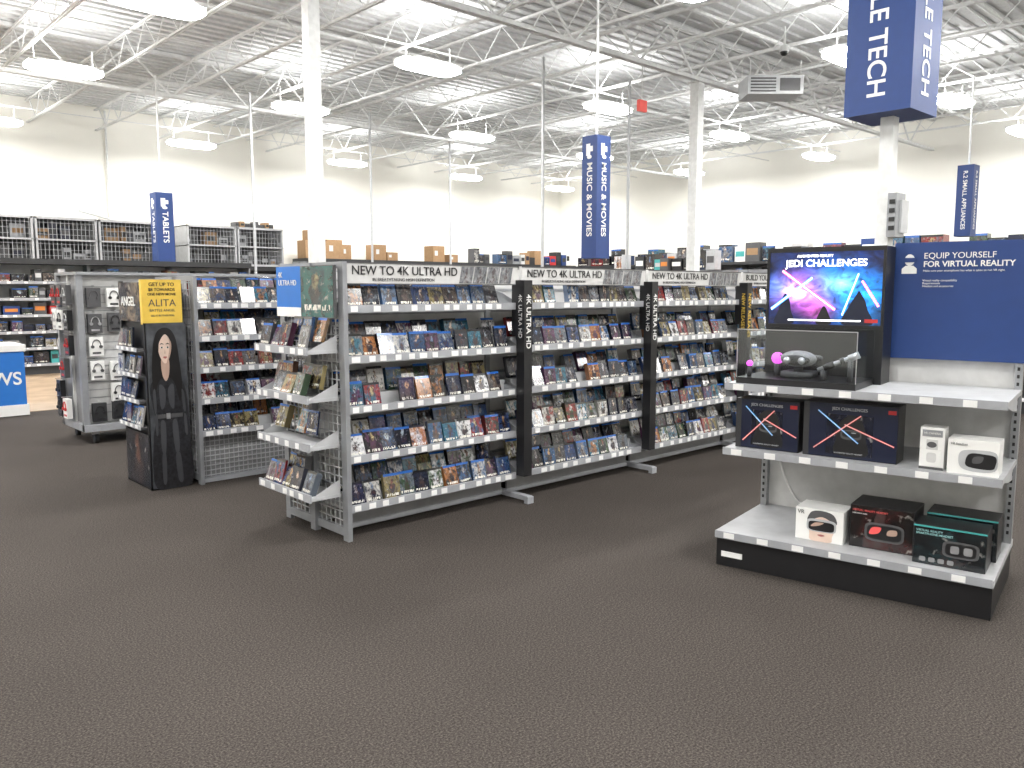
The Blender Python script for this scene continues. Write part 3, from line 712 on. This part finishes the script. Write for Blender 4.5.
def dclear(b,F,x0,x1,y,z0,z1,e2):
    b.box(x0+.012,x1-.012,y-.004,y,z0+.02,z0+.10,'white',F); b.box(x0+.03,x1-.03,y-.006,y,z0+.10,z0+.15,'panel_light',F)
    b.ell((x0+x1)/2,z0+.125,.022,.015,y-.007,'charcoal',F); b.ell((x0+x1)/2,z0+.06,.022,.025,y-.006,'panel_light',F,p=.5)
    b.box(x0+.01,x1-.01,y-.003,y,z1-.045,z1-.012,'shelf_gray',F); b.box(x0,x1,y-.003,y,z0,z0+.012,'charcoal',F)
    text('VR CAMERA',.014,F@T((x0+x1)/2,y-.008,z1-.028),'white',e2,name='box_text',ax='CENTER')
pbox('camera_accessory_box',.99,1.10,.17,.27,.66,.87,'white',dclear)
def doval(b,F,x0,x1,y,z0,z1,e2):
    w=x1-x0
    b.spoly([(x0+w*.30,z0+.03),(x0+w*.22,z0+.07),(x0+w*.28,z0+.115),(x0+w*.6,z0+.125),(x0+w*.92,z0+.12),(x0+w*.98,z0+.08),(x0+w*.93,z0+.03),(x0+w*.6,z0+.018)],y-.002,'shelf_light',F)
    b.spoly([(x0+w*.42,z0+.04),(x0+w*.36,z0+.07),(x0+w*.44,z0+.105),(x0+w*.7,z0+.108),(x0+w*.93,z0+.10),(x0+w*.94,z0+.06),(x0+w*.85,z0+.035)],y-.003,'black',F)
    b.spoly([(x0+w*.50,z0+.06),(x0+w*.52,z0+.09),(x0+w*.7,z0+.095),(x0+w*.66,z0+.065)],y-.004,'charcoal',F)
    text('VR headset',.016,F@T(x0+.012,y-.004,z1-.022),'charcoal',e2,name='box_text')
pbox('white_headset_box',1.12,1.34,.14,.30,.66,.83,'white',doval)
def rr(b,F,cx,cz,w,h,y,m2): b.ell(cx,cz,w/2,h/2,y,m2,F,p=.45,n=32)
def v1(b,F,x0,x1,y,z0,z1,e2):
    w=x1-x0;h=z1-z0
    b.spoly([(x0+w*.34,z0+.002),(x0+w*.30,z0+h*.25),(x0+w*.26,z0+h*.55),(x0+w*.36,z0+h*.86),(x0+w*.56,z0+h*.93),(x0+w*.76,z0+h*.82),(x0+w*.84,z0+h*.5),(x0+w*.78,z0+h*.2),(x0+w*.74,z0+.002)],y-.001,'skin',F)
    b.spoly([(x0+w*.26,z0+h*.6),(x0+w*.33,z0+h*.9),(x0+w*.56,z0+h*.97),(x0+w*.80,z0+h*.88),(x0+w*.86,z0+h*.6),(x0+w*.56,z0+h*.78)],y-.0015,'charcoal',F)
    rr(b,F,x0+w*.55,z0+h*.50,w*.62,h*.40,y-.002,'shelf_light'); rr(b,F,x0+w*.55,z0+h*.48,w*.54,h*.30,y-.003,'black'); 
    b.spoly([(x0+w*.33,z0+h*.45),(x0+w*.42,z0+h*.58),(x0+w*.6,z0+h*.6),(x0+w*.5,z0+h*.5)],y-.004,'skin_dark',F)
    b.spoly([(x0+w*.47,z0+h*.20),(x0+w*.55,z0+h*.23),(x0+w*.63,z0+h*.20),(x0+w*.55,z0+h*.16)],y-.002,'lip',F)
    text('VR',.03,F@T(x0+.01,y-.004,z1-.024),'charcoal',e2,name='box_text')
def v2(b,F,x0,x1,y,z0,z1,e2):
    w=x1-x0;h=z1-z0
    art(b,F,x0+.004,x1-.004,z0+.004,z1-.004,y,((.01,.008,.008,.15),(.05,.01,.01,.3),(.08,.04,.04,1)))
    rr(b,F,x0+w*.55,z0+h*.42,w*.62,h*.44,y-.001,'charcoal'); rr(b,F,x0+w*.55,z0+h*.42,w*.54,h*.34,y-.002,'black')
    b.spoly([(x0+w*.32,z0+h*.36),(x0+w*.36,z0+h*.52),(x0+w*.50,z0+h*.54),(x0+w*.46,z0+h*.40)],y-.003,'print_red',F); b.spoly([(x0+w*.60,z0+h*.38),(x0+w*.62,z0+h*.5),(x0+w*.74,z0+h*.52),(x0+w*.74,z0+h*.40)],y-.003,'skin_dark',F)
    text('VIRTUAL REALITY HEADSET',.014,F@T(x0+.012,y-.004,z1-.025),'print_red',e2,name='box_text'); text('with built-in audio',.010,F@T(x0+.012,y-.004,z1-.042),'white',e2,name='box_text')
def v3(b,F,x0,x1,y,z0,z1,e2):
    w=x1-x0;h=z1-z0
    art(b,F,x0+.004,x1-.004,z0+.004,z1-.004,y,((.008,.01,.012,.65),(.015,.03,.035,.3),(.06,.07,.07,1)))
    for q in range(4): rr(b,F,x0+w*(.14+.13*q),z0+h*.13,w*.09,h*.12,y-.001,'panel_mid')
    rr(b,F,x0+w*.66,z0+h*.48,w*.50,h*.42,y-.001,'charcoal'); rr(b,F,x0+w*.66,z0+h*.48,w*.42,h*.32,y-.002,'black'); rr(b,F,x0+w*.58,z0+h*.48,w*.12,h*.2,y-.003,'panel_mid'); rr(b,F,x0+w*.76,z0+h*.48,w*.12,h*.2,y-.003,'panel_mid')
    b.box(x0,x1,y-.002,y,z1-.008,z1,'teal',F)
    text('VIRTUAL REALITY\nSMARTPHONE HEADSET',.015,F@T(x0+.012,y-.004,z1-.018),'teal_light',e2,name='box_text',ay='TOP')
pbox('vr_goggles_box',.40,.65,.14,.32,.20,.375,'white',v1)
pbox('vr_goggles_box',.675,.985,.17,.42,.20,.425,'black',v2)
pbox('vr_goggles_box',1.00,1.32,.08,.28,.20,.395,'black',v3)
pbox('vr_goggles_box',1.02,1.34,.30,.50,.20,.41,'black',v3)

# ---------------------------------------------------------------- camera
cd=bpy.data.cameras.new('camera'); cd.lens=28.8; cd.sensor_width=36; cd.clip_end=200
co=bpy.data.objects.new('camera',cd); scn.collection.objects.link(co)
co.location=(0,0,1.55); co.rotation_euler=(math.radians(90-6.54),0,math.radians(-42.9))
scn.camera=co
w=bpy.data.worlds.new('world'); scn.world=w; w.use_nodes=True
w.node_tree.nodes['Background'].inputs[0].default_value=(.5,.5,.5,1); w.node_tree.nodes['Background'].inputs[1].default_value=.3
